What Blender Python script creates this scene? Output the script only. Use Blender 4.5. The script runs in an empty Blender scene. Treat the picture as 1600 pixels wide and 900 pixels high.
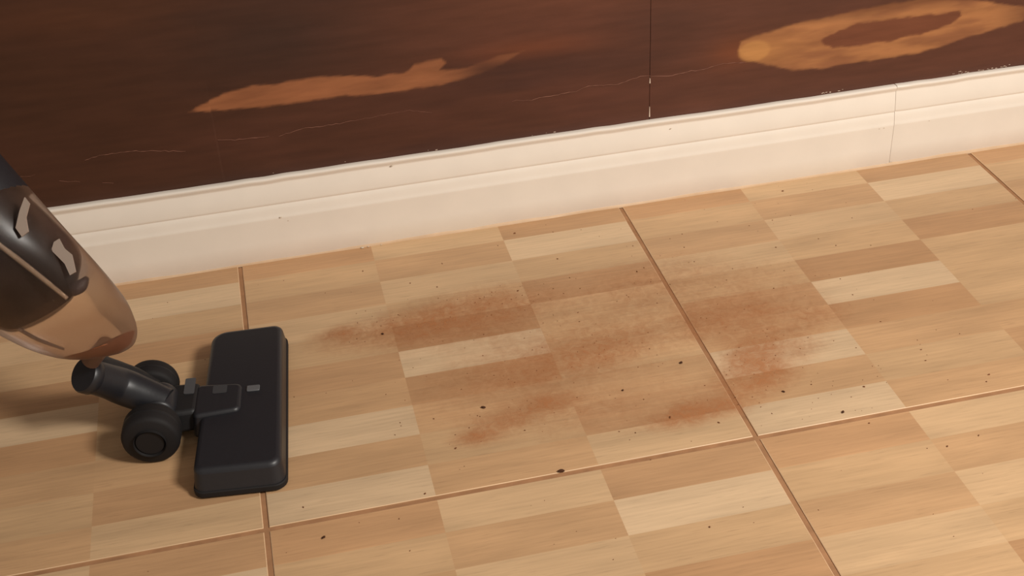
import bpy, bmesh, math, random
import numpy as np
from mathutils import Vector, Matrix

random.seed(7)
rng = np.random.default_rng(11)
SC = bpy.context.scene
COL = SC.collection

# ------------------------------------------------------------------ camera, light, exposure
cam_d = bpy.data.cameras.new('camera')
cam_d.lens = 46.79; cam_d.sensor_width = 36.0; cam_d.clip_start = 0.02
cam = bpy.data.objects.new('camera', cam_d); COL.objects.link(cam)
_r = Vector((0.974498, -0.219618, -0.046057))
_u = Vector((0.159743, 0.534812, 0.829734))
_f = Vector((0.157593, 0.815932, -0.556255))
cam.matrix_world = Matrix(((_r.x, _u.x, -_f.x, 0.05901), (_r.y, _u.y, -_f.y, -1.31654),
                           (_r.z, _u.z, -_f.z, 0.80748), (0, 0, 0, 1)))
SC.camera = cam

world = bpy.data.worlds.new('room_light'); SC.world = world
world.use_nodes = True
world.node_tree.nodes['Background'].inputs[0].default_value = (1.0, 0.88, 0.77, 1)
world.node_tree.nodes['Background'].inputs[1].default_value = 0.36

def area(name, loc, target, size, power, color):
    d = bpy.data.lights.new(name, 'AREA'); d.shape = 'DISK'; d.size = size
    d.energy = power; d.color = color
    o = bpy.data.objects.new(name, d); COL.objects.link(o)
    o.location = loc
    o.rotation_euler = (Vector(target) - Vector(loc)).to_track_quat('-Z', 'Y').to_euler()
    return o
area('room_lamp', (0.98, -1.22, 1.22), (0.52, -0.08, 0.0), 0.36, 26.5, (1.0, 0.945, 0.87))

SC.view_settings.view_transform = 'Standard'
SC.view_settings.look = 'None'
SC.view_settings.exposure = 0.0
SC.view_settings.gamma = 1.0
SC.view_settings.use_curve_mapping = False

# ------------------------------------------------------------------ helpers
def lin(r, g, b):
    f = lambda c: (c / 255 / 12.92) if c / 255 <= 0.04045 else ((c / 255 + 0.055) / 1.055) ** 2.4
    return (f(r), f(g), f(b), 1.0)

def N(nt, kind, **inp):
    n = nt.nodes.new(kind)
    for k, v in inp.items():
        if k.startswith('_'): setattr(n, k[1:], v)
        else: n.inputs[int(k[1:]) if k[0] == 'i' and k[1:].isdigit() else k.replace('__', ' ')].default_value = v
    return n

def mat(name, color, rough=0.5, spec=0.5, noise=0.0, nscale=40, bump=0.0):
    m = bpy.data.materials.new(name); m.use_nodes = True
    nt = m.node_tree; p = nt.nodes['Principled BSDF']
    p.inputs['Base Color'].default_value = color; p.inputs['Roughness'].default_value = rough
    p.inputs['Specular IOR Level'].default_value = spec
    tc = N(nt, 'ShaderNodeTexCoord')
    nz = N(nt, 'ShaderNodeTexNoise', Scale=nscale, Detail=4.0)
    nt.links.new(tc.outputs['Object'], nz.inputs['Vector'])
    if noise:
        rp = N(nt, 'ShaderNodeMapRange', i1=0.3, i2=0.7, i3=1 - noise, i4=1 + noise)
        nt.links.new(nz.outputs['Fac'], rp.inputs[0])
        vm = N(nt, 'ShaderNodeVectorMath', _operation='SCALE'); vm.inputs[0].default_value = color[:3]
        nt.links.new(rp.outputs[0], vm.inputs['Scale']); nt.links.new(vm.outputs[0], p.inputs['Base Color'])
    if bump:
        b = N(nt, 'ShaderNodeBump', Strength=bump, Distance=0.0008)
        nt.links.new(nz.outputs['Fac'], b.inputs['Height']); nt.links.new(b.outputs[0], p.inputs['Normal'])
    return m

def mesh_obj(name, verts, faces, material=None, parent=None, smooth=False):
    me = bpy.data.meshes.new(name); me.from_pydata([tuple(v) for v in verts], [], faces); me.update()
    if smooth: me.polygons.foreach_set('use_smooth', [True] * len(me.polygons))
    o = bpy.data.objects.new(name, me); COL.objects.link(o)
    if material: me.materials.append(material)
    if parent: o.parent = parent
    return o

def bm_obj(name, bm, material, parent=None, smooth=True):
    bmesh.ops.recalc_face_normals(bm, faces=bm.faces)
    me = bpy.data.meshes.new(name); bm.to_mesh(me); bm.free()
    if smooth:
        me.polygons.foreach_set('use_smooth', [True] * len(me.polygons))
        me.set_sharp_from_angle(angle=math.radians(50))
    o = bpy.data.objects.new(name, me); COL.objects.link(o); me.materials.append(material)
    if parent: o.parent = parent
    return o

def empty(name, loc=(0, 0, 0)):
    o = bpy.data.objects.new(name, None); COL.objects.link(o); o.location = loc
    o.empty_display_size = 0.05
    return o

def bevel_obj(o, w, seg=3):
    m = o.modifiers.new('bevel', 'BEVEL'); m.width = w; m.segments = seg; m.limit_method = 'ANGLE'; m.angle_limit = math.radians(35)
    return o

def rounded_prism(outline, z0, z1, top_scale=1.0, ctr=None):
    """closed outline (x,y) extruded from z0 to z1, the top scaled about its centre"""
    bm = bmesh.new(); n = len(outline)
    cx = sum(p[0] for p in outline) / n if ctr is None else ctr[0]
    cy = sum(p[1] for p in outline) / n if ctr is None else ctr[1]
    lo = [bm.verts.new((x, y, z0)) for x, y in outline]
    hi = [bm.verts.new((cx + (x - cx) * top_scale, cy + (y - cy) * top_scale, z1)) for x, y in outline]
    bm.faces.new(lo[::-1]); bm.faces.new(hi)
    for i in range(n): bm.faces.new((lo[i], lo[(i + 1) % n], hi[(i + 1) % n], hi[i]))
    return bm

def round_corners(pts, radii, seg=6):
    out = []; n = len(pts)
    for i, (p, r) in enumerate(zip(pts, radii)):
        p = Vector(p); a = (Vector(pts[i - 1]) - p).normalized(); b = (Vector(pts[(i + 1) % n]) - p).normalized()
        half = a.angle(b) / 2; d = r / math.tan(half)
        c = p + (a + b).normalized() * (r / math.sin(half))
        s = p + a * d - c; e = p + b * d - c
        a0 = math.atan2(s.y, s.x); a1 = math.atan2(e.y, e.x); da = (a1 - a0 + math.pi) % (2 * math.pi) - math.pi
        out += [(c.x + r * math.cos(a0 + da * k / seg), c.y + r * math.sin(a0 + da * k / seg)) for k in range(seg + 1)]
    return out

def loft(sections, n=32, close0=True, close1=True):
    """sections = list of (centre, half vector a, half vector b)"""
    bm = bmesh.new(); rings = []
    for c, a, b in sections:
        rings.append([bm.verts.new(c + a * math.cos(2 * math.pi * k / n) + b * math.sin(2 * math.pi * k / n)) for k in range(n)])
    for r0, r1 in zip(rings, rings[1:]):
        for k in range(n): bm.faces.new((r0[k], r0[(k + 1) % n], r1[(k + 1) % n], r1[k]))
    if close0: bm.faces.new(rings[0][::-1])
    if close1: bm.faces.new(rings[-1])
    return bm

def smooth_path(pts, sub=6):
    """Catmull-Rom through points that may carry radii as a 4th number"""
    P = [np.array(p, float) for p in pts]; P = [2 * P[0] - P[1]] + P + [2 * P[-1] - P[-2]]; out = []
    for i in range(1, len(P) - 2):
        for k in range(sub):
            t = k / sub
            out.append(.5 * (2 * P[i] + (P[i + 1] - P[i - 1]) * t + (2 * P[i - 1] - 5 * P[i] + 4 * P[i + 1] - P[i + 2]) * t * t
                             + (3 * P[i] - P[i - 1] - 3 * P[i + 1] + P[i + 2]) * t ** 3))
    out.append(P[-2]); return out

def tube(pts, n=24, sub=6):
    q = smooth_path(pts, sub); secs = []
    for i, p in enumerate(q):
        t = Vector((q[min(i + 1, len(q) - 1)] - q[max(i - 1, 0)])[:3]).normalized()
        s = t.cross(Vector((0, 0, 1))).normalized(); v = s.cross(t)
        secs.append((Vector(p[:3]), s * p[3], v * p[3]))
    return loft(secs, n)

def vnoise(x, y, seed):
    """value noise on a lattice"""
    g = np.random.default_rng(seed).random((257, 257))
    xi = np.floor(x).astype(int); yi = np.floor(y).astype(int); fx = x - xi; fy = y - yi
    fx = fx * fx * (3 - 2 * fx); fy = fy * fy * (3 - 2 * fy); a = xi % 256; b = yi % 256
    return (g[a, b] * (1 - fx) + g[a + 1, b] * fx) * (1 - fy) + (g[a, b + 1] * (1 - fx) + g[a + 1, b + 1] * fx) * fy

def fbm(x, y, seed, o=4):
    s = 0; w = 1; t = 0
    for k in range(o): s = s + w * vnoise(x * 2 ** k + 31 * k, y * 2 ** k + 17 * k, seed + k); t += w; w *= .55
    return s / t

def sdist(X, Y, poly):
    """signed distance to a polygon, positive inside"""
    d = np.full(X.shape, 9.0); ins = np.zeros(X.shape, bool); n = len(poly)
    for i in range(n):
        ax, ay = poly[i]; bx, by = poly[(i + 1) % n]; ex, ey = bx - ax, by - ay
        t = np.clip(((X - ax) * ex + (Y - ay) * ey) / (ex * ex + ey * ey + 1e-12), 0, 1)
        d = np.minimum(d, np.hypot(X - ax - t * ex, Y - ay - t * ey))
        c = ((ay > Y) != (by > Y)) & (X < (bx - ax) * (Y - ay) / (by - ay + 1e-12) + ax)
        ins ^= c
    return np.where(ins, d, -d)

def sstep(a, b, x):
    t = np.clip((x - a) / (b - a), 0, 1); return t * t * (3 - 2 * t)

def set_color(me, name, rgba):
    a = me.color_attributes.new(name, 'FLOAT_COLOR', 'POINT'); a.data.foreach_set('color', np.ascontiguousarray(rgba, np.float32).ravel())

# ------------------------------------------------------------------ the painted wall: two boards with a seam
WALL_Y = 0.012
SEAM_X = 0.4886
KNOT_L= [(-0.0229, 0.1922), (-0.0045, 0.2014), (0.0168, 0.2079), (0.048, 0.2132), (0.0714, 0.2109), (0.0853, 0.2133), (0.1195, 0.2127), (0.1398, 0.2105), (0.1808, 0.2038), (0.2088, 0.2034), (0.2201, 0.2123), (0.2378, 0.2135), (0.2521, 0.2152), (0.2569, 0.2089), (0.2511, 0.2022), (0.2722, 0.1991), (0.2939, 0.2036), (0.3158, 0.2091), (0.3446, 0.2096), (0.3298, 0.2022), (0.293, 0.1884), (0.2568, 0.1834), (0.221, 0.1818), (0.1787, 0.1836), (0.1439, 0.1857), (0.1021, 0.1852), (0.0541, 0.186), (0.0135, 0.1877)]
KNOT_R= [(0.5929, 0.1744), (0.5962, 0.1857), (0.6132, 0.1911), (0.64, 0.1952), (0.6745, 0.2002), (0.725, 0.203), (0.7756, 0.2079), (0.8232, 0.2094), (0.8854, 0.1972), (0.9325, 0.1851), (0.9582, 0.1796), (0.9531, 0.1622), (0.929, 0.1574), (0.8926, 0.1523), (0.8447, 0.1427), (0.7922, 0.138), (0.7435, 0.1388), (0.6955, 0.1376), (0.6635, 0.1403), (0.6312, 0.151), (0.6071, 0.1625)]
HOLE= [(0.6943, 0.1739), (0.7113, 0.1814), (0.7383, 0.1887), (0.778, 0.188), (0.826, 0.1886), (0.8669, 0.1859), (0.8699, 0.1795), (0.8569, 0.1713), (0.8293, 0.1651), (0.7894, 0.1606), (0.7493, 0.1602), (0.7092, 0.1619), (0.6969, 0.1668)]
CRACKS= [[(-0.1391, 0.1535), (-0.1234, 0.1567), (-0.0933, 0.1568), (-0.077, 0.1542), (-0.0343, 0.1473)], [(0.066, 0.1495), (0.0946, 0.1548), (0.112, 0.154), (0.1296, 0.154), (0.1581, 0.1558), (0.1831, 0.1574), (0.2117, 0.1581), (0.2363, 0.1515)], [(0.0012, 0.1548), (0.0281, 0.1513), (0.0558, 0.1512)], [(-0.2153, 0.1449), (-0.2024, 0.1439), (-0.1923, 0.1449)], [(-0.1702, 0.1334), (-0.1495, 0.1287)], [(-0.1271, 0.1234), (-0.1157, 0.1215)], [(0.3275, 0.1522), (0.3495, 0.15), (0.3718, 0.1514), (0.4016, 0.1529), (0.4166, 0.1566), (0.4504, 0.1547), (0.4768, 0.1595), (0.4958, 0.1579), (0.5149, 0.1551), (0.5378, 0.1578), (0.5532, 0.1571), (0.5723, 0.1615), (0.6034, 0.159)]]

def wall_material():
    m = bpy.data.materials.new('painted_wall'); m.use_nodes = True; nt = m.node_tree; p = nt.nodes['Principled BSDF']
    at = N(nt, 'ShaderNodeAttribute', _attribute_name='paint'); tc = N(nt, 'ShaderNodeTexCoord')
    mp = N(nt, 'ShaderNodeMapping'); mp.inputs['Scale'].default_value = (14, 1, 110); mp.inputs['Rotation'].default_value = (0, 0.05, 0)
    nz = N(nt, 'ShaderNodeTexNoise', Scale=1.0, Detail=5.0)
    nt.links.new(tc.outputs['Object'], mp.inputs[0]); nt.links.new(mp.outputs[0], nz.inputs['Vector'])
    rp = N(nt, 'ShaderNodeMapRange', i1=0.3, i2=0.7, i3=0.88, i4=1.12); nt.links.new(nz.outputs['Fac'], rp.inputs[0])
    vm = N(nt, 'ShaderNodeVectorMath', _operation='SCALE')
    nt.links.new(at.outputs['Color'], vm.inputs[0]); nt.links.new(rp.outputs[0], vm.inputs['Scale'])
    nt.links.new(vm.outputs[0], p.inputs['Base Color'])
    n2 = N(nt, 'ShaderNodeTexNoise', Scale=60.0, Detail=3.0); nt.links.new(tc.outputs['Object'], n2.inputs['Vector'])
    b = N(nt, 'ShaderNodeBump', Strength=0.25, Distance=0.001); nt.links.new(n2.outputs['Fac'], b.inputs['Height']); nt.links.new(b.outputs[0], p.inputs['Normal'])
    p.inputs['Roughness'].default_value = 0.5; p.inputs['Specular IOR Level'].default_value = 0.3
    return m

def paint_colors(X, Z):
    c = lambda r, g, b: np.array(lin(r, g, b)[:3])
    A = np.ones(X.shape + (3,)) * c(78, 46, 34)
    def mix(A, col, w): return A * (1 - w[..., None]) + col * w[..., None]
    n1 = fbm(X * 4.2 + 3, Z * 13 + X * 1.5, 5); n2 = fbm(X * 3 + 9, Z * 22, 21); n3 = fbm(X * 9, Z * 60, 33)
    A = mix(A, c(90, 53, 41), sstep(.45, .75, n1) * .8)
    A = mix(A, c(62, 38, 32), sstep(.5, .8, n2) * .8)
    A = mix(A, c(66, 41, 27), (1 - sstep(-.2, .25, X)) * .7)
    A = mix(A, c(92, 56, 43), sstep(.25, .6, X) * .55)
    g = lambda x, z, a, b: np.exp(-(((X - x) / a) ** 2 + ((Z - z) / b) ** 2))
    A = mix(A, c(52, 36, 30), g(.08, .26, .10, .05) * .7)
    A = mix(A, c(58, 38, 32), g(.50, .24, .06, .06) * .5)
    A = mix(A, c(98, 58, 42), g(.36, .26, .16, .035) * .5)
    A = mix(A, c(122, 66, 40), g(.35, .212, .07, .012) * .4)
    A = mix(A, c(112, 62, 38), g(.59, .175, .03, .018) * .7)
    A = mix(A, c(118, 66, 40), g(.60, .28, .16, .03) * .45)
    A = mix(A, c(92, 54, 34), g(-.12, .31, .12, .02) * .4)
    A = mix(A, c(70, 56, 30), g(.92, .22, .10, .012) * .6)
    A = A * (0.92 + .16 * n3[..., None])
    wx = (fbm(X * 60, Z * 90, 3) - .5) * .006; wz = (fbm(X * 50, Z * 130, 8) - .5) * .005
    d = sdist(X + wx, Z + wz, KNOT_L)
    w = sstep(-.001, .0022, d) * (1 - sstep(.20, .33, X) * .55) * (1 - .75 * sstep(.265, .30, X) * (1 - g(.335, .207, .03, .008)))
    lt = mix(np.ones(A.shape) * c(158, 101, 66), c(132, 82, 54), fbm(X * 22, Z * 150 - X * 20, 60))
    A = mix(A, lt, w * .95)
    d = sdist(X + wx, Z + wz, KNOT_R)
    lt = mix(np.ones(A.shape) * c(160, 108, 68), c(136, 88, 58), sstep(.35, .7, fbm(X * 16, Z * 70, 71)))
    lt = mix(lt, c(172, 120, 70), g(.62, .170, .045, .02) * .6)
    lt = mix(lt, c(116, 70, 40), sstep(.195, .207, Z) * .6)
    A = mix(A, lt, sstep(-.0012, .0024, d) * (1 - .45 * sstep(.19, .206, Z)) * (1 - .5 * sstep(.90, .96, X)))
    A = mix(A, c(178, 126, 74), sstep(1.15, .85, np.hypot((X - .6135) / .019, (Z - .1715) / .0125)) * .8)
    d = sdist(X + wx, Z + wz * 1.4, HOLE)
    A = mix(A, c(104, 60, 42), sstep(-.001, .002, d) * .95)
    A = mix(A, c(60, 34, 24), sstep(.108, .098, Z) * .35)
    return A

def build_wall():
    root = bm_obj('wall_back', rounded_prism([(-2.6, WALL_Y + .012), (3.2, WALL_Y + .012), (3.2, WALL_Y + .10), (-2.6, WALL_Y + .10)], 0, 2.4), mat('seam_shadow_board', lin(40, 24, 18), .8), None, False)
    root['kind'] = 'structure'
    wm = wall_material()
    zs = np.concatenate([np.linspace(.0, .09, 4)[:-1], np.arange(.09, .40, .002), np.linspace(.40, 2.4, 22)])
    for x0, x1 in ((-2.6, SEAM_X - .0003), (SEAM_X + .0003, 3.2)):
        lo, hi = (-.32, SEAM_X - .0003) if x0 < 0 else (SEAM_X + .0003, 1.15)
        xs = np.concatenate([np.linspace(x0, lo, 14)[:-1] if x0 < lo else [], np.linspace(lo, hi, int((hi - lo) / .002)), np.linspace(hi, x1, 14)[1:] if x1 > hi else []])
        X, Z = np.meshgrid(xs, zs, indexing='ij'); nx, nz = X.shape
        Y = np.full(X.shape, WALL_Y) + (fbm(X * 8, Z * 14, 91) - .5) * .0012
        V = np.stack([X, Y, Z], -1).reshape(-1, 3)
        i = np.arange(nx * nz).reshape(nx, nz)
        F = np.stack([i[:-1, :-1], i[1:, :-1], i[1:, 1:], i[:-1, 1:]], -1).reshape(-1, 4)
        nv = len(V); rim = np.concatenate([i[:, 0], i[-1, 1:], i[-2::-1, -1], i[0, -2:0:-1]])
        B = V[rim].copy(); B[:, 1] = WALL_Y + .0119
        k = len(rim); j = np.arange(k); F2 = np.stack([rim[j], nv + j, nv + (j + 1) % k, rim[(j + 1) % k]], -1)
        me = bpy.data.meshes.new('wall_panel')
        me.from_pydata(np.concatenate([V, B]).tolist(), [], F.tolist() + F2.tolist()); me.update()
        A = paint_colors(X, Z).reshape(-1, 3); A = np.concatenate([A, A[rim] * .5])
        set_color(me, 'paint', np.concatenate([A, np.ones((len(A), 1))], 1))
        me.materials.append(wm); o = bpy.data.objects.new('wall_panel', me); COL.objects.link(o); o.parent = root
    # hairline cracks in the paint, raised pale edges
    cm = mat('cracked_paint_edge', lin(140, 96, 78), .6, .3)
    for line in CRACKS:
        pts = []
        for a, b in zip(line, line[1:]):
            n = max(2, int(math.dist(a, b) / .004))
            for k in range(n):
                t = k / n; pts.append((a[0] + (b[0] - a[0]) * t, a[1] + (b[1] - a[1]) * t + random.uniform(-.0007, .0007)))
        pts.append(line[-1]); V = []; F = []
        for k, (x, z) in enumerate(pts):
            w = random.choice((.00005, .00012, .0002, .0003, .0004)) * (0.3 if k in (0, len(pts) - 1) else 1)
            V += [(x, WALL_Y + .0006, z - w), (x, WALL_Y - .0006, z), (x, WALL_Y + .0006, z + w)]
            if k: b = 3 * k; F += [(b - 3, b, b + 1, b - 2), (b - 2, b + 1, b + 2, b - 1)]
        mesh_obj('paint_crack', V, F, cm, root)
    # old filler showing in the foot of the seam
    V = []; F = []
    for z0, z1, w in ((.0960, .1035, .0011), (.1075, .1200, .0006), (.1500, .1560, .0006)):
        b = len(V); V += [(SEAM_X - w, WALL_Y - .0006, z0), (SEAM_X + w, WALL_Y - .0006, z0), (SEAM_X + w * .4, WALL_Y - .0006, z1), (SEAM_X - w * .4, WALL_Y - .0006, z1)]
        V += [(x, WALL_Y + .004, z) for x, y, z in V[b:b + 4]]
        F += [(b, b + 1, b + 2, b + 3), (b, b + 4, b + 5, b + 1), (b + 1, b + 5, b + 6, b + 2), (b + 3, b + 2, b + 6, b + 7), (b, b + 3, b + 7, b + 4)]
    mesh_obj('seam_filler', V, F, mat('white_filler', lin(220, 200, 180), .7), root)
build_wall()

# ------------------------------------------------------------------ baseboard in two lengths, with a butt joint
def build_baseboard():
    root = empty('baseboard_back'); root['kind'] = 'structure'
    pm = mat('cream_gloss_paint', lin(232, 222, 209), .38, .4, .02, 25, .25)
    prof = [(.0118, .1036), (.0080, .1040), (.0044, .1038), (.0034, .1030), (.0032, .1020), (.0038, .1004), (.0050, .0978), (.0054, .0966), (.0053, .0958),
            (.0048, .0935), (.0034, .0850), (.0020, .0740), (.0022, .0718), (.0027, .0709), (.0025, .0701), (.0018, .0685), (.0012, .0650), (.0006, .0610), (.0001, .0570), (-.0004, .0556), (-.0004, .0540),
            (-.0002, .0515), (.0, .0250), (.0, .0020), (.0010, .0004), (.0118, .0004)]
    for x0, x1 in ((-1.6, .7937), (.7947, 2.4)):
        xs = np.arange(x0, x1, .006).tolist() + [x1]; V = []; F = []; n = len(prof)
        for x in xs:
            wob = float(vnoise(np.array([x * 45 + 99.]), np.array([3.3]), 4)[0] - .5); w2 = float(vnoise(np.array([x * 9 + 50.]), np.array([7.3]), 6)[0] - .5)
            lean = .0012 * max(0, 1 - abs(x - .794) / .01)
            for y, z in prof:
                top = 1 if z > .09 else 0
                V.append((x, y + w2 * .0008 + (lean if x0 > 0 else 0), z + top * (wob * .0012 + w2 * .001)))
        for a in range(len(xs) - 1):
            for k in range(n): F.append((a * n + k, a * n + (k + 1) % n, (a + 1) * n + (k + 1) % n, (a + 1) * n + k))
        F.append(tuple(range(n))[::-1]); F.append(tuple(range((len(xs) - 1) * n, len(xs) * n)))
        o = mesh_obj('skirting_board', V, F, pm, root); bm = bmesh.new(); bm.from_mesh(o.data); bmesh.ops.recalc_face_normals(bm, faces=bm.faces); bm.to_mesh(o.data); bm.free()
        o.data.polygons.foreach_set('use_smooth', [True] * len(o.data.polygons)); o.data.set_sharp_from_angle(angle=math.radians(40))
    # yellowed sealant bead along the foot
    V = []; F = []; xs = np.arange(-1.6, 2.4, .004)
    for a, x in enumerate(xs):
        h = .0022 + .0022 * float(vnoise(np.array([x * 30 + 70.]), np.array([1.7]), 14)[0]); d = .0008 + .0016 * float(vnoise(np.array([x * 22 + 70.]), np.array([9.7]), 15)[0])
        V += [(x, .0006, h), (x, -d * .6, h * .6), (x, -d, -.0004)]
        if a: b = 3 * a; F += [(b - 3, b, b + 1, b - 2), (b - 2, b + 1, b + 2, b - 1)]
    mesh_obj('sealant_bead', V, F, mat('yellowed_sealant', lin(206, 174, 140), .5, .3, .06, 50), root, True)
    chips = bmesh.new(); rr = random.Random(4)
    for x in [rr.uniform(.700, .730) for _ in range(9)] + [rr.uniform(.862, .950) for _ in range(22)] + [rr.uniform(.02, .40) for _ in range(7)]:
        bmesh.ops.create_icosphere(chips, subdivisions=1, radius=rr.uniform(.0003, .0008), matrix=Matrix.Translation((x, WALL_Y - .0005, .1050 + abs(rr.gauss(0, .0014)))) @ Matrix.Diagonal((2.2, .4, .6, 1)))
    o = bm_obj('paint_chips', chips, mat('pale_chip', lin(205, 180, 160), .7), root); o['kind'] = 'stuff'
    # dust caught on the moulding ledges
    bits = bmesh.new()
    for x, y, z, r in ((.054, -.0012, .0560, .0016), (.062, -.0006, .0500, .0008), (.185, .003, .098, .0016), (.512, .0028, .0930, .0010), (.775, -.0012, .0535, .0006), (.781, -.0012, .0535, .0006), (.840, -.001, .0540, .0006), (.140, -.0026, .0010, .0020), (.147, -.0026, .0012, .0012), (.162, -.0026, .001, .0009)):
        bmesh.ops.create_icosphere(bits, subdivisions=1, radius=r, matrix=Matrix.Translation((x, y, z)) @ Matrix.Diagonal((1.2, .6, .5, 1)))
    o = bm_obj('paint_flakes', bits, mat('pale_flake', lin(205, 190, 170), .8), root); o['kind'] = 'stuff'
build_baseboard()

# ------------------------------------------------------------------ floor: printed ceramic tiles in a recessed grout bed
T = 0.45; V0 = -0.43873; G = 0.0023
def tile_material():
    m = bpy.data.materials.new('printed_wood_tile'); m.use_nodes = True; nt = m.node_tree; p = nt.nodes['Principled BSDF']; L = nt.links.new
    at = N(nt, 'ShaderNodeAttribute', _attribute_name='tone'); tc = N(nt, 'ShaderNodeTexCoord')
    def noise(scale, det, off=0.0, dist=0.0, rot=0.0):
        mp = N(nt, 'ShaderNodeMapping'); mp.inputs['Scale'].default_value = scale; mp.inputs['Location'].default_value = (off, off, 0); mp.inputs['Rotation'].default_value = (0, 0, rot)
        vs = N(nt, 'ShaderNodeVectorMath', _operation='MULTIPLY_ADD'); vs.inputs[1].default_value = (7.3, 3.1, 0)
        L(at.outputs['Color'], vs.inputs[0]); L(tc.outputs['Object'], mp.inputs[0]); L(mp.outputs[0], vs.inputs[2])
        n = N(nt, 'ShaderNodeTexNoise', Scale=1.0, Detail=det, Distortion=dist); L(vs.outputs[0], n.inputs['Vector']); return n
    broad = noise((5, 26, 1), 2.0, 1.3, .3, .05)
    grain = noise((14, 330, 1), 4.0, 4.1, .25, .03)
    pore = noise((38, 620, 1), 2.0, 9.0)
    r1 = N(nt, 'ShaderNodeMapRange', i1=.3, i2=.7, i3=.89, i4=1.11); L(broad.outputs[0], r1.inputs[0])
    r2 = N(nt, 'ShaderNodeMapRange', i1=.3, i2=.7, i3=.93, i4=1.07); L(grain.outputs[0], r2.inputs[0])
    r3 = N(nt, 'ShaderNodeMapRange', i1=.60, i2=.74, i3=1.0, i4=.84); L(pore.outputs[0], r3.inputs[0])
    m1 = N(nt, 'ShaderNodeMath', _operation='MULTIPLY'); L(r1.outputs[0], m1.inputs[0]); L(r2.outputs[0], m1.inputs[1])
    m2 = N(nt, 'ShaderNodeMath', _operation='MULTIPLY'); L(m1.outputs[0], m2.inputs[0]); L(r3.outputs[0], m2.inputs[1])
    vm = N(nt, 'ShaderNodeVectorMath', _operation='SCALE'); L(at.outputs['Color'], vm.inputs[0]); L(m2.outputs[0], vm.inputs['Scale'])
    L(vm.outputs[0], p.inputs['Base Color'])
    b = N(nt, 'ShaderNodeBump', Strength=.12, Distance=.0006); L(grain.outputs[0], b.inputs['Height']); L(b.outputs[0], p.inputs['Normal'])
    p.inputs['Roughness'].default_value = .42; p.inputs['Specular IOR Level'].default_value = .35
    return m

LL, LI, LM, MO, MD, DK, OR = (202, 173, 138), (196, 163, 125), (192, 157, 118), (188, 150, 111), (182, 143, 105), (178, 138, 100), (191, 149, 109)
PRINT = {9: (OR, LI, MD), 8: (LM, MO, LL), 7: (MO, LI, LM), 6: (LI, LM, DK), 5: (LM, DK, LM), 4: (MD, LL, LM), 3: (MO, DK, LM), 2: (LL, MO, MO), 1: (MO, LM, MD), 0: (LL, MO, LI)}

def tile_mesh():
    a = G; e = .0008; s = T
    ux = [a + e] + [s / 3, 2 * s / 3] + [s - a - e]; vy = [a + e] + [s * k / 10 for k in range(1, 10)] + [s - a - e]
    V = []; F = []; C = []; n = 0
    for r in range(10):
        for c in range(3):
            V += [(ux[c], vy[r], 0), (ux[c + 1], vy[r], 0), (ux[c + 1], vy[r + 1], 0), (ux[c], vy[r + 1], 0)]
            F.append((n, n + 1, n + 2, n + 3)); n += 4
            col = lin(*PRINT[r][c]); j = random.uniform(.98, 1.02); C += [tuple(q * j for q in col[:3]) + (1,)] * 4
    rims = [lin(214, 180, 142), lin(172, 132, 96), lin(160, 118, 84)]; ri = 0  # first ring paler: the highlight on the glazed edge is painted in
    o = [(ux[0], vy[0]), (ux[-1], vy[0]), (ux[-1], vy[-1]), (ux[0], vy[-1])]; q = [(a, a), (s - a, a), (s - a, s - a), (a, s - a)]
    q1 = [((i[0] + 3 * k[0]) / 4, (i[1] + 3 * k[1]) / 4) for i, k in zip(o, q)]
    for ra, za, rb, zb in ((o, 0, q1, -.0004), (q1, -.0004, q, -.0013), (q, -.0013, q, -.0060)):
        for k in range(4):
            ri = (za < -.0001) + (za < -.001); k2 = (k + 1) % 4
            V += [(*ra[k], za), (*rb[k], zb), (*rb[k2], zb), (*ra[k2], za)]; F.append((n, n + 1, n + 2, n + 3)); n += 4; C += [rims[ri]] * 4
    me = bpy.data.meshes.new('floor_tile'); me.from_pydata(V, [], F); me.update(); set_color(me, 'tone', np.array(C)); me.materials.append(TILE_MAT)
    return me

def build_floor():
    gm = mat('brown_grout', lin(160, 118, 84), .85, .2, .15, 60, .6)
    bed = bm_obj('floor', rounded_prism([(-1.9, -2.3), (2.6, -2.3), (2.6, .11), (-1.9, .11)], -.05, -.0011), gm, None, False); bed['kind'] = 'structure'
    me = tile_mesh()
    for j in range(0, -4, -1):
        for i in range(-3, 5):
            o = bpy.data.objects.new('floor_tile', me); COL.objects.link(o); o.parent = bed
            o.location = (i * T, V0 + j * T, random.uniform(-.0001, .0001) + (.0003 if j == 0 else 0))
TILE_MAT = tile_material()
build_floor()

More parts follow.
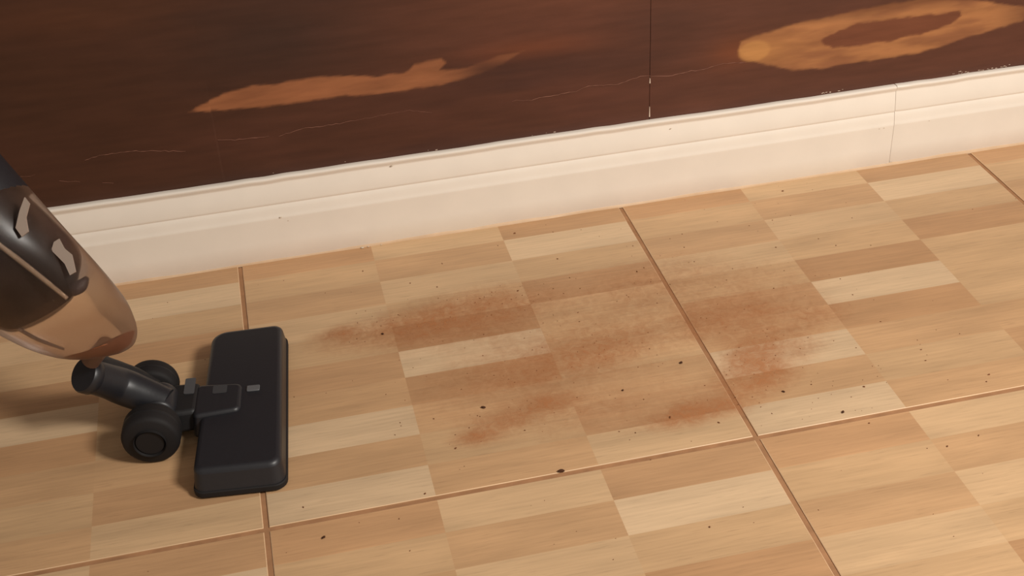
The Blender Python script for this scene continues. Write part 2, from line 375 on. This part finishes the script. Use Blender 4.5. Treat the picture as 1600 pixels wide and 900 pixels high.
# ------------------------------------------------------------------ spilled brown powder
BLOBS= [(0.2094, -0.1719, 0.0754, 0.0007, -0.0058, -0.0318, 0.75), (0.1405, -0.1758, 0.0605, 0.0006, -0.0029, -0.0203, 0.5), (0.0946, -0.1647, 0.0167, 0.0002, -0.001, -0.0092, 0.7), (0.2534, -0.1602, 0.0486, 0.0005, -0.0073, -0.0347, 0.35), (0.337, -0.268, 0.0599, -0.0001, -0.0074, -0.0268, 0.6), (0.2857, -0.2864, 0.052, -0.0002, -0.0049, -0.0201, 0.35), (0.2736, -0.3356, 0.0251, -0.0002, -0.003, -0.0122, 0.7), (0.235, -0.3526, 0.0245, -0.0003, -0.0025, -0.011, 0.8), (0.201, -0.3672, 0.0169, -0.0002, -0.0018, -0.009, 0.9), (0.4951, -0.3197, 0.0254, -0.0002, -0.0129, -0.0332, 0.9), (0.4877, -0.3556, 0.0359, -0.0004, -0.0081, -0.0206, 0.7), (0.424, -0.3867, 0.0346, -0.0005, -0.0052, -0.0143, 0.85), (0.3897, -0.3937, 0.028, -0.0005, -0.0036, -0.0107, 0.6), (0.4858, -0.2535, 0.0556, 0.0001, -0.0087, -0.0234, 0.45), (0.5676, -0.2776, 0.0418, -0.0001, -0.009, -0.0209, 0.35), (0.5357, -0.3204, 0.0336, -0.0002, -0.0083, -0.0197, 0.35), (0.3904, -0.2253, 0.1538, 0.0006, -0.0193, -0.0639, 0.28), (0.2505, -0.2977, 0.103, -0.0005, -0.013, -0.0576, 0.25), (0.3301, -0.3618, 0.0944, -0.0012, -0.0105, -0.0362, 0.25), (0.5302, -0.2299, 0.0712, 0.0003, -0.0211, -0.0541, 0.25), (0.4313, -0.1619, 0.0871, 0.0009, -0.0147, -0.0467, 0.25)]

def build_powder():
    st = .0035; xs = np.arange(.02, .72, st); ys = np.arange(-.437, -.03, st)
    X, Y = np.meshgrid(xs, ys, indexing='ij'); D = np.zeros(X.shape)
    for cx, cy, ax, ay, bx, by, s in BLOBS:
        det = ax * by - ay * bx; dx = X - cx; dy = Y - cy
        p = (dx * by - dy * bx) / det; q = (ax * dy - ay * dx) / det
        D = 1 - (1 - D) * (1 - s * np.exp(-(p * p + q * q) * .8))
    D = D * (.65 + .7 * fbm(X * 40, Y * 40, 77))
    D *= sstep(.02, .06, X) * sstep(.72, .66, X) * sstep(-.4375, -.430, Y) * sstep(-.03, -.06, Y)
    D = np.clip(D, 0, 1); nx, ny = X.shape; i = np.arange(nx * ny).reshape(nx, ny)
    F = np.stack([i[:-1, :-1], i[1:, :-1], i[1:, 1:], i[:-1, 1:]], -1).reshape(-1, 4)
    keep = D.ravel()[F].max(1) > .10; F = F[keep]
    used, inv = np.unique(F, return_inverse=True); F = inv.reshape(F.shape)
    Z = .00055 + D * .0005; Z[np.abs(X - .45) < .004] = .00035
    V = np.stack([X, Y, Z], -1).reshape(-1, 3)[used]
    me = bpy.data.meshes.new('brown_powder'); me.from_pydata(V.tolist(), [], F.tolist()); me.update()
    d = D.ravel()[used]; set_color(me, 'dust_amount', np.stack([d, d, d, np.ones_like(d)], 1))
    m = bpy.data.materials.new('powder'); m.use_nodes = True; nt = m.node_tree; L = nt.links.new; p = nt.nodes['Principled BSDF']
    p.inputs['Base Color'].default_value = lin(184, 122, 78); p.inputs['Roughness'].default_value = .95; p.inputs['Specular IOR Level'].default_value = .1
    at = N(nt, 'ShaderNodeAttribute', _attribute_name='dust_amount'); tc = N(nt, 'ShaderNodeTexCoord')
    n1 = N(nt, 'ShaderNodeTexNoise', Scale=110.0, Detail=6.0, Roughness=.62, Distortion=.9); n2 = N(nt, 'ShaderNodeTexNoise', Scale=1500.0, Detail=2.0)
    L(tc.outputs['Object'], n1.inputs['Vector']); L(tc.outputs['Object'], n2.inputs['Vector'])
    a1 = N(nt, 'ShaderNodeMapRange', i1=.3, i2=.7, i3=-.2, i4=.2); L(n1.outputs[0], a1.inputs[0])
    sc = N(nt, 'ShaderNodeMath', _operation='MULTIPLY'); L(a1.outputs[0], sc.inputs[0])
    dd = N(nt, 'ShaderNodeMapRange', i1=0.1, i2=.7, i3=0.15, i4=1.5); L(at.outputs['Fac'], dd.inputs[0]); L(dd.outputs[0], sc.inputs[1])
    ad = N(nt, 'ShaderNodeMath', _operation='ADD'); L(at.outputs['Fac'], ad.inputs[0]); L(sc.outputs[0], ad.inputs[1])
    fi = N(nt, 'ShaderNodeMapRange', i1=.35, i2=.65, i3=.9, i4=1.1); L(n2.outputs[0], fi.inputs[0])
    ml = N(nt, 'ShaderNodeMath', _operation='MULTIPLY'); L(ad.outputs[0], ml.inputs[0]); L(fi.outputs[0], ml.inputs[1])
    al = N(nt, 'ShaderNodeMapRange', i1=.10, i2=1.0, i3=0.0, i4=.62); L(ml.outputs[0], al.inputs[0]); L(al.outputs[0], p.inputs['Alpha'])
    me.materials.append(m); o = bpy.data.objects.new('brown_powder', me); COL.objects.link(o)
    o['label'] = 'fine reddish brown powder spilled in smudged patches over the wood-look floor tiles'; o['category'] = 'powder'; o['kind'] = 'stuff'
    return xs, ys, D
PX, PY, PD = build_powder()

# ------------------------------------------------------------------ crumbs
CRUMBS= [(0.2154, -0.327, 4.5), (0.4199, -0.3122, 4), (0.2649, -0.436, 6), (0.0473, -0.4625, 4), (0.5405, -0.4269, 4.2), (0.1387, -0.1788, 3.4), (0.4991, -0.3829, 3.2), (0.3517, -0.3384, 3.2), (0.1666, -0.3302, 2), (0.1788, -0.378, 2.5), (0.2464, -0.3705, 2), (0.0337, -0.4193, 2), (0.5758, -0.3967, 2.5), (0.655, -0.3574, 2), (0.6509, -0.3749, 2), (0.6981, -0.4121, 2.5), (0.6903, -0.4214, 2), (0.6098, -0.4969, 2), (0.644, -0.4909, 2), (0.3692, -0.5376, 2), (0.5569, -0.4481, 2), (0.2091, -0.1073, 2), (0.1343, -0.0514, 2), (0.1818, -0.0912, 2), (0.2924, -0.14, 2.5), (0.3156, -0.0223, 2.5), (0.3497, -0.0901, 2), (0.427, -0.1407, 2.5), (0.4367, -0.1355, 2), (0.2554, -0.1769, 2), (0.646, -0.0222, 2.5), (0.5574, -0.2139, 2), (0.5904, -0.1378, 2), (0.6556, -0.1534, 2), (0.3828, -0.3898, 3), (0.424, -0.4094, 2.4), (0.345, -0.4023, 2), (0.1409, -0.4312, 2.5)]
crumb_mat = mat('dark_crumb', lin(74, 46, 30), .9, .2, .25, 900)
def crumb_shape(bm, x, y, z, r, seed):
    rr = random.Random(seed)
    new = bmesh.ops.create_icosphere(bm, subdivisions=2 if r > .0009 else 1, radius=r)['verts']
    M = Matrix.Translation((x, y, z)) @ Matrix.Rotation(rr.uniform(0, 3), 4, 'Z') @ Matrix.Diagonal((rr.uniform(1.1, 1.6), rr.uniform(.7, 1), .75, 1))
    for v in new: v.co = M @ (v.co * rr.uniform(.7, 1.25))
LABELS = ['dark crumb on the bare stretch of tile left of the arc of powder', 'dark oval crumb lying alone just left of the slanting grout line',
          'largest dark crumb, lodged on the edge of the long cross grout line', 'round dark crumb on the orange strip just below the nozzle and the grout crossing',
          'dark crumb on the pale strip right of the grout crossing', 'brown crumb at the left end of the powder haze, nearest the black nozzle',
          'dark crumb on the tan strip between the darkest powder patch and the pale strip', 'thin brown crumb in the middle of the tile below the lone oval crumb']
for k, (x, y, s) in enumerate(CRUMBS[:8]):
    bm = bmesh.new(); r = s * .00034
    crumb_shape(bm, 0, 0, r * .7, r, k)
    o = bm_obj('crumb', bm, crumb_mat); o.location = (x, y, .0003); o['label'] = LABELS[k]; o['category'] = 'crumb'; o['group'] = 'larger dark crumbs on the floor'
bm = bmesh.new()
for k, (x, y, s) in enumerate(CRUMBS[8:]): crumb_shape(bm, x, y, .0006, s * .00038, 50 + k)
n = 0
while n < 340:
    x = random.uniform(.03, .71); y = random.uniform(-.43, -.04)
    d = PD[min(int((x - .02) / .0035), PD.shape[0] - 1), min(int((y + .437) / .0035), PD.shape[1] - 1)]
    if random.random() < d * .9 + .04 + (.5 if .46 < x < .62 and y < -.36 else 0): crumb_shape(bm, x, y, .0005, random.choice((.0003, .0004, .0005, .0006)), 200 + n); n += 1
for k in range(70):
    x = random.uniform(-.3, 1.0); y = -.004 - abs(random.gauss(0, .12)) if k % 2 else random.uniform(-.62, -.44)
    crumb_shape(bm, x, y, .0004, random.choice((.0003, .0004, .00055)), 900 + k)
o = bm_obj('fine_crumbs', bm, mat('brown_speck', lin(108, 66, 40), .9, .2, .3, 900))
o['label'] = 'tiny brown specks scattered over the tiles in and around the powder'; o['category'] = 'crumbs'; o['kind'] = 'stuff'

# ------------------------------------------------------------------ stick vacuum: floor nozzle, wheels, swivel neck, clear dust cup
black = mat('black_plastic', lin(32, 32, 36), .42, .5, .06, 300, .08)
matte = mat('dull_black_plastic', lin(28, 27, 28), .55, .4, .06, 300, .1)
grey = mat('worn_grey_print', lin(92, 92, 94), .45)
rubber = mat('black_rubber', lin(28, 25, 25), .7, .3)
VX = empty('stick_vacuum', (-.02, -.28, 0))
VX['label'] = 'black stick vacuum with wide floor nozzle and clear dust cup, resting on the floor tiles'; VX['category'] = 'vacuum cleaner'
def V(name, bm, m, par=VX, smooth=True):
    o = bm_obj(name, bm, m, par, smooth)
    if par == VX: o.location = -VX.location
    return o

HC = Vector((-.006, -.287, 0)); HR = Matrix.Rotation(math.radians(-6.5), 4, 'Z')
head_M = Matrix.Translation(HC) @ HR
def H(bm): bm.transform(head_M); return bm
outl = round_corners([(-.0430, -.1030), (.0400, -.1030), (.0330, .1280), (-.0420, .1240)], [.010, .012, .010, .018])
o = V('floor_nozzle', H(rounded_prism(outl, .0040, .0290, .94)), black); bevel_obj(o, .0045, 4); nozzle = o
outl2 = round_corners([(-.0435, -.1035), (.0408, -.1035), (.0338, .1285), (-.0425, .1245)], [.010, .012, .010, .018])
o = V('bumper_strip', H(rounded_prism(outl2, .0022, .0085, 1.0)), rubber); bevel_obj(o, .001, 2)
# raised middle hump that carries the neck joint
hump = round_corners([(-.0500, -.0260), (.0000, -.0200), (.0000, .0260), (-.0500, .0300)], [.006, .008, .008, .006])
o = V('joint_cover', H(rounded_prism(hump, .0080, .0325, .86)), black); bevel_obj(o, .003, 3)
def plate(cx, cy, w, h, z, t=.0006, rot=0):
    bm = rounded_prism(round_corners([(-w, -h), (w, -h), (w, h), (-w, h)], [min(w, h) * .3] * 4, 3), 0, t)
    bm.transform(Matrix.Translation((cx, cy, z)) @ Matrix.Rotation(rot, 4, 'Z')); return bm
def to_local(x, y): return (head_M.inverted() @ Vector((x, y, 0)))[:2]
lx, ly = to_local(-.0280, -.2690); o = V('printed_mark', H(plate(lx, ly, .0068, .0062, .0322)), mat('faded_mark', lin(58, 58, 60), .5)); o['label'] = 'faded grey printed mark'
lx, ly = to_local(.0030, -.2725); o = V('pedal_button', H(plate(lx, ly, .0062, .0042, .0288, .0016)), grey); o['label'] = 'small glossy grey button'; bevel_obj(o, .0005, 2)
# connector block and axle
ax = Vector((.115, .9934, 0)).normalized(); sd = Vector((ax.y, -ax.x, 0))
def frame(c): return Matrix(((sd.x, ax.x, 0, c[0]), (sd.y, ax.y, 0, c[1]), (0, 0, 1, c[2]), (0, 0, 0, 1)))
bm = rounded_prism(round_corners([(-.0120, -.0250), (.0420, -.0200), (.0420, .0300), (-.0120, .0300)], [.006] * 4), .010, .033, .88); bm.transform(frame((-.0880, -.2740, 0)))
o = V('connector', bm, matte); bevel_obj(o, .004, 3)
lx, ly = to_local(-.0560, -.2570); o = V('connector_plate', H(plate(lx, ly, .0050, .0120, .0330, .0008)), mat('scuffed_plate', lin(74, 74, 76), .5)); o['label'] = 'scuffed dark grey plate'
def cyl(c, axis, r, h, n=40):
    a = axis.normalized(); u = a.orthogonal().normalized(); w = a.cross(u); prof = [(-h / 2, r * .86), (-h / 2 + .002, r * .96), (-h / 2 + .005, r), (h / 2 - .005, r), (h / 2 - .002, r * .96), (h / 2, r * .86)]
    return loft([(Vector(c) + a * t, u * q, w * q) for t, q in prof], n)
NW = (-.0930, -.3105, .0268); FW = (-.0925, -.2350, .0250)
for c, r, h in ((NW, .0268, .027), (FW, .0250, .024)):
    w = V('wheel', cyl(c, ax, r, h), rubber)
    fc = Vector(c) - ax * (h / 2)
    V('hub_cap', cyl(fc, ax, r * .55, .003), rubber, w)
    V('tread_ring', cyl(c, ax, r * 1.006, h * .45), matte, w)
V('axle', cyl((-.0915, -.2740, .0260), ax, .0085, .060), black)
# swivel neck
neck = V('swivel_neck', tube([(-.0780, -.2800, .0340, .0150), (-.0960, -.2720, .0420, .0165), (-.1150, -.2670, .0530, .0172), (-.1270, -.2730, .0670, .0160), (-.1425, -.2830, .0850, .0158)], 28), black)
V('neck_rib', tube([(-.0860, -.2560, .0360, .0080), (-.1040, -.2500, .0460, .0110), (-.1170, -.2500, .0580, .0100), (-.1280, -.2560, .0720, .0095), (-.1375, -.2640, .0870, .0100)], 20), matte, neck)
e0 = Vector((-.1425, -.2830, .0850)); e1 = (e0 - Vector((-.1270, -.2730, .0670))).normalized()
V('neck_collar', loft([(e0 + e1 * t, e1.orthogonal().normalized() * r, e1.cross(e1.orthogonal().normalized()) * r) for t, r in ((-.010, .0160), (-.008, .0172), (-.001, .0172), (.001, .0160))], 28), black, neck)
V('neck_pivot', cyl((-.0850, -.2750, .0300), ax, .0170, .034), black)
bm = plate(0, 0, .0042, .0011, 0, .0008); bm.transform(Matrix.Translation((-.0835, -.2765, .0502)) @ Matrix.Rotation(-.1, 4, 'Z'))
V('release_catch', bm, grey, neck)

# the dust cup: cross-sections laid along a body that leans up and to the left
CUP = [
    (-0.2046, -0.2888, 0.2628, 0.0588, 0.0034, 0.0216, 0.0087, 0.0449, -0.0306),
    (-0.183, -0.3014, 0.2325, 0.0607, -0.0012, 0.0155, 0.0087, 0.0449, -0.0306),
    (-0.1654, -0.307, 0.2023, 0.0622, -0.0037, 0.0122, 0.0085, 0.0441, -0.03),
    (-0.1501, -0.3088, 0.177, 0.0618, -0.0077, 0.0063, 0.0079, 0.0408, -0.0278),
    (-0.1413, -0.3061, 0.1566, 0.0571, -0.0081, 0.0043, 0.0068, 0.0351, -0.0239),
    (-0.1314, -0.3051, 0.1374, 0.0472, -0.0062, 0.0044, 0.0054, 0.0277, -0.0189),
    (-0.1249, -0.3038, 0.1232, 0.0349, -0.0046, 0.0031, 0.0038, 0.0196, -0.0134),
    (-0.124, -0.3026, 0.1162, 0.0221, -0.0032, 0.0016, 0.0024, 0.0122, -0.0083),
    (-0.1253, -0.3008, 0.113, 0.0102, -0.0015, 0.0007, 0.0011, 0.0057, -0.0039)]
FILTER = [
    (-0.2053, -0.2864, 0.2661, 0.047, 0.0053, 0.021, 0.0066, 0.0343, -0.0234),
    (-0.1821, -0.3015, 0.2362, 0.0551, -0.0012, 0.0139, 0.0069, 0.0359, -0.0245),
    (-0.1737, -0.302, 0.2127, 0.0568, -0.0023, 0.0127, 0.0066, 0.0343, -0.0234),
    (-0.1678, -0.3025, 0.1903, 0.0447, -0.0004, 0.0121, 0.006, 0.031, -0.0211),
    (-0.1596, -0.3034, 0.1733, 0.0294, 0.0025, 0.012, 0.005, 0.0261, -0.0178),
    (-0.1583, -0.3031, 0.1722, 0.0231, 0.0026, 0.0104, 0.0041, 0.0212, -0.0145)]
BODY = [
    (-0.277, -0.3047, 0.5245, 0.0337, 0.0039, 0.0153, 0.0047, 0.0245, -0.0167),
    (-0.2781, -0.2838, 0.4651, 0.0432, 0.0051, 0.0197, 0.0079, 0.0408, -0.0278),
    (-0.2537, -0.2845, 0.399, 0.0491, 0.0022, 0.0172, 0.0087, 0.0449, -0.0306),
    (-0.2304, -0.2848, 0.3333, 0.0517, 0.0044, 0.021, 0.009, 0.0465, -0.0317),
    (-0.205, -0.2885, 0.2614, 0.0599, 0.0031, 0.0216, 0.009, 0.0465, -0.0317)]
RIB = [(-0.1908, -0.3278, 0.2886, 0.0022), (-0.1678, -0.3356, 0.2604, 0.0023), (-0.1492, -0.3366, 0.2336, 0.0022), (-0.1294, -0.3336, 0.2005, 0.0018)]
REFLECTION_A = [(-0.1414, -0.3248, 0.2943), (-0.1383, -0.3285, 0.2899), (-0.143, -0.3338, 0.2807), (-0.1429, -0.3403, 0.2713), (-0.1485, -0.3413, 0.2681), (-0.1523, -0.3364, 0.2743), (-0.1472, -0.33, 0.2852)]
REFLECTION_B = [(-0.1279, -0.33, 0.2528), (-0.1234, -0.3296, 0.2548), (-0.1206, -0.3347, 0.2481), (-0.1153, -0.3388, 0.2435), (-0.1145, -0.347, 0.2317), (-0.1195, -0.3474, 0.2297), (-0.1221, -0.3415, 0.2377), (-0.1267, -0.3371, 0.2427), (-0.131, -0.3332, 0.2473)]
FIN = [(-0.1266, -0.3175, 0.1979, 0.006), (-0.1187, -0.3174, 0.2003, 0.0055), (-0.1133, -0.3123, 0.2038, 0.002)]
DUST = [
    (-0.098, -0.3104, 0.1391, 0.0111, 0.0001, 0.0032, 0.0019, 0.0098, -0.0067),
    (-0.1114, -0.3089, 0.1303, 0.022, -0.0008, 0.0051, 0.0035, 0.018, -0.0122),
    (-0.1228, -0.3049, 0.1239, 0.0284, -0.0033, 0.0032, 0.0032, 0.0163, -0.0111),
    (-0.122, -0.3031, 0.1179, 0.0182, -0.0025, 0.0015, 0.0019, 0.0098, -0.0067)]
LIP = [(-0.176, -0.3248, 0.1731, 0.0018), (-0.1627, -0.3251, 0.1585, 0.0018), (-0.1454, -0.3213, 0.142, 0.0012)]
INLET = [(-0.1138, -0.3004, 0.1277, 0.008), (-0.1247, -0.2905, 0.1122, 0.0085), (-0.133, -0.2843, 0.1009, 0.009)]
HANDLE = [(-0.2846, -0.2842, 0.5165, 0.016), (-0.3124, -0.3225, 0.6323, 0.016), (-0.3246, -0.3753, 0.7311, 0.018)]
def secs(L): return [(Vector(s[0:3]), Vector(s[3:6]), Vector(s[6:9])) for s in L]
def smooth_secs(L, sub=4): return [(Vector(q[0:3]), Vector(q[3:6]), Vector(q[6:9])) for q in smooth_path(L, sub)]

def clear_material():
    m = bpy.data.materials.new('dusty_clear_plastic'); m.use_nodes = True; nt = m.node_tree; L = nt.links.new
    nt.nodes.remove(nt.nodes['Principled BSDF']); out = nt.nodes['Material Output']
    t0 = N(nt, 'ShaderNodeBsdfTransparent'); t0.inputs[0].default_value = (.93, .87, .84, 1)
    rf = N(nt, 'ShaderNodeBsdfRefraction', Roughness=.28, IOR=1.04); rf.inputs[0].default_value = (.93, .87, .84, 1)
    tr = N(nt, 'ShaderNodeMixShader'); tr.inputs[0].default_value = .8; L(t0.outputs[0], tr.inputs[1]); L(rf.outputs[0], tr.inputs[2])
    df = N(nt, 'ShaderNodeBsdfDiffuse'); df.inputs[0].default_value = lin(160, 122, 100)
    gl = N(nt, 'ShaderNodeBsdfGlossy', Roughness=.30)
    lw = N(nt, 'ShaderNodeLayerWeight', Blend=.35); fr = N(nt, 'ShaderNodeFresnel', IOR=1.45)
    tc = N(nt, 'ShaderNodeTexCoord'); nz = N(nt, 'ShaderNodeTexNoise', Scale=28.0, Detail=3.0); L(tc.outputs['Object'], nz.inputs['Vector'])
    r = N(nt, 'ShaderNodeMapRange', i1=0.0, i2=1.0, i3=.02, i4=.36); L(lw.outputs['Facing'], r.inputs[0])
    q = N(nt, 'ShaderNodeMapRange', i1=.3, i2=.7, i3=.6, i4=1.3); L(nz.outputs[0], q.inputs[0])
    mu = N(nt, 'ShaderNodeMath', _operation='MULTIPLY'); L(r.outputs[0], mu.inputs[0]); L(q.outputs[0], mu.inputs[1])
    sp = N(nt, 'ShaderNodeSeparateXYZ'); L(tc.outputs['Object'], sp.inputs[0])     # fine dust has settled towards the nose
    dz = N(nt, 'ShaderNodeMapRange', i1=.165, i2=.115, i3=0.0, i4=.20); L(sp.outputs['Z'], dz.inputs[0])
    mu0 = mu; mu = N(nt, 'ShaderNodeMath', _operation='ADD'); L(mu0.outputs[0], mu.inputs[0]); L(dz.outputs[0], mu.inputs[1])
    m1 = N(nt, 'ShaderNodeMixShader'); L(mu.outputs[0], m1.inputs[0]); L(tr.outputs[0], m1.inputs[1]); L(df.outputs[0], m1.inputs[2])
    m2 = N(nt, 'ShaderNodeMixShader'); fm = N(nt, 'ShaderNodeMath', _operation='MULTIPLY'); fm.inputs[1].default_value = .6; L(fr.outputs[0], fm.inputs[0]); L(fm.outputs[0], m2.inputs[0]); L(m1.outputs[0], m2.inputs[1]); L(gl.outputs[0], m2.inputs[2])
    L(m2.outputs[0], out.inputs[0]); return m
clear = clear_material()
cup = V('dust_cup', loft(smooth_secs(CUP), 48, False, True), clear); cup['label'] = 'clear dusty plastic dust cup with rounded nose'
V('filter_housing', loft(smooth_secs(FILTER), 40), mat('dark_filter', lin(34, 28, 26), .65, .25, .12, 60, .3), cup)
lip_reflection_m = mat('lip_and_reflection_grey', lin(150, 134, 122), .6, .3)
V('cup_rib', tube(RIB, 12), mat('hazy_rib', lin(176, 158, 138), .4), cup)
for P in (REFLECTION_A, REFLECTION_B):  # flat pale plates that stand in for reflections on the cup
    bm = bmesh.new(); n = len(P); a = [bm.verts.new(p) for p in P]; b = [bm.verts.new(Vector(p) + _f * .002) for p in P]
    bm.faces.new(a); bm.faces.new(b[::-1])
    for k in range(n): bm.faces.new((a[k], b[k], b[(k + 1) % n], a[(k + 1) % n]))
    V('painted_reflection', bm, lip_reflection_m, cup)
V('filter_fin', tube(FIN, 12), mat('fin_dark', lin(56, 46, 44), .5), cup)
V('cup_lip', tube(LIP, 10), lip_reflection_m, cup)
V('cup_inlet', tube(INLET, 20), clear, cup)
V('motor_body', loft(smooth_secs(BODY), 40), black)
V('handle', tube(HANDLE, 20), matte)
o = V('collected_dust', loft(smooth_secs(DUST), 24), mat('packed_dust', lin(150, 98, 70), .9, .1, .15, 200, .5), cup); o['label'] = 'reddish brown dust settled in the nose of the cup'
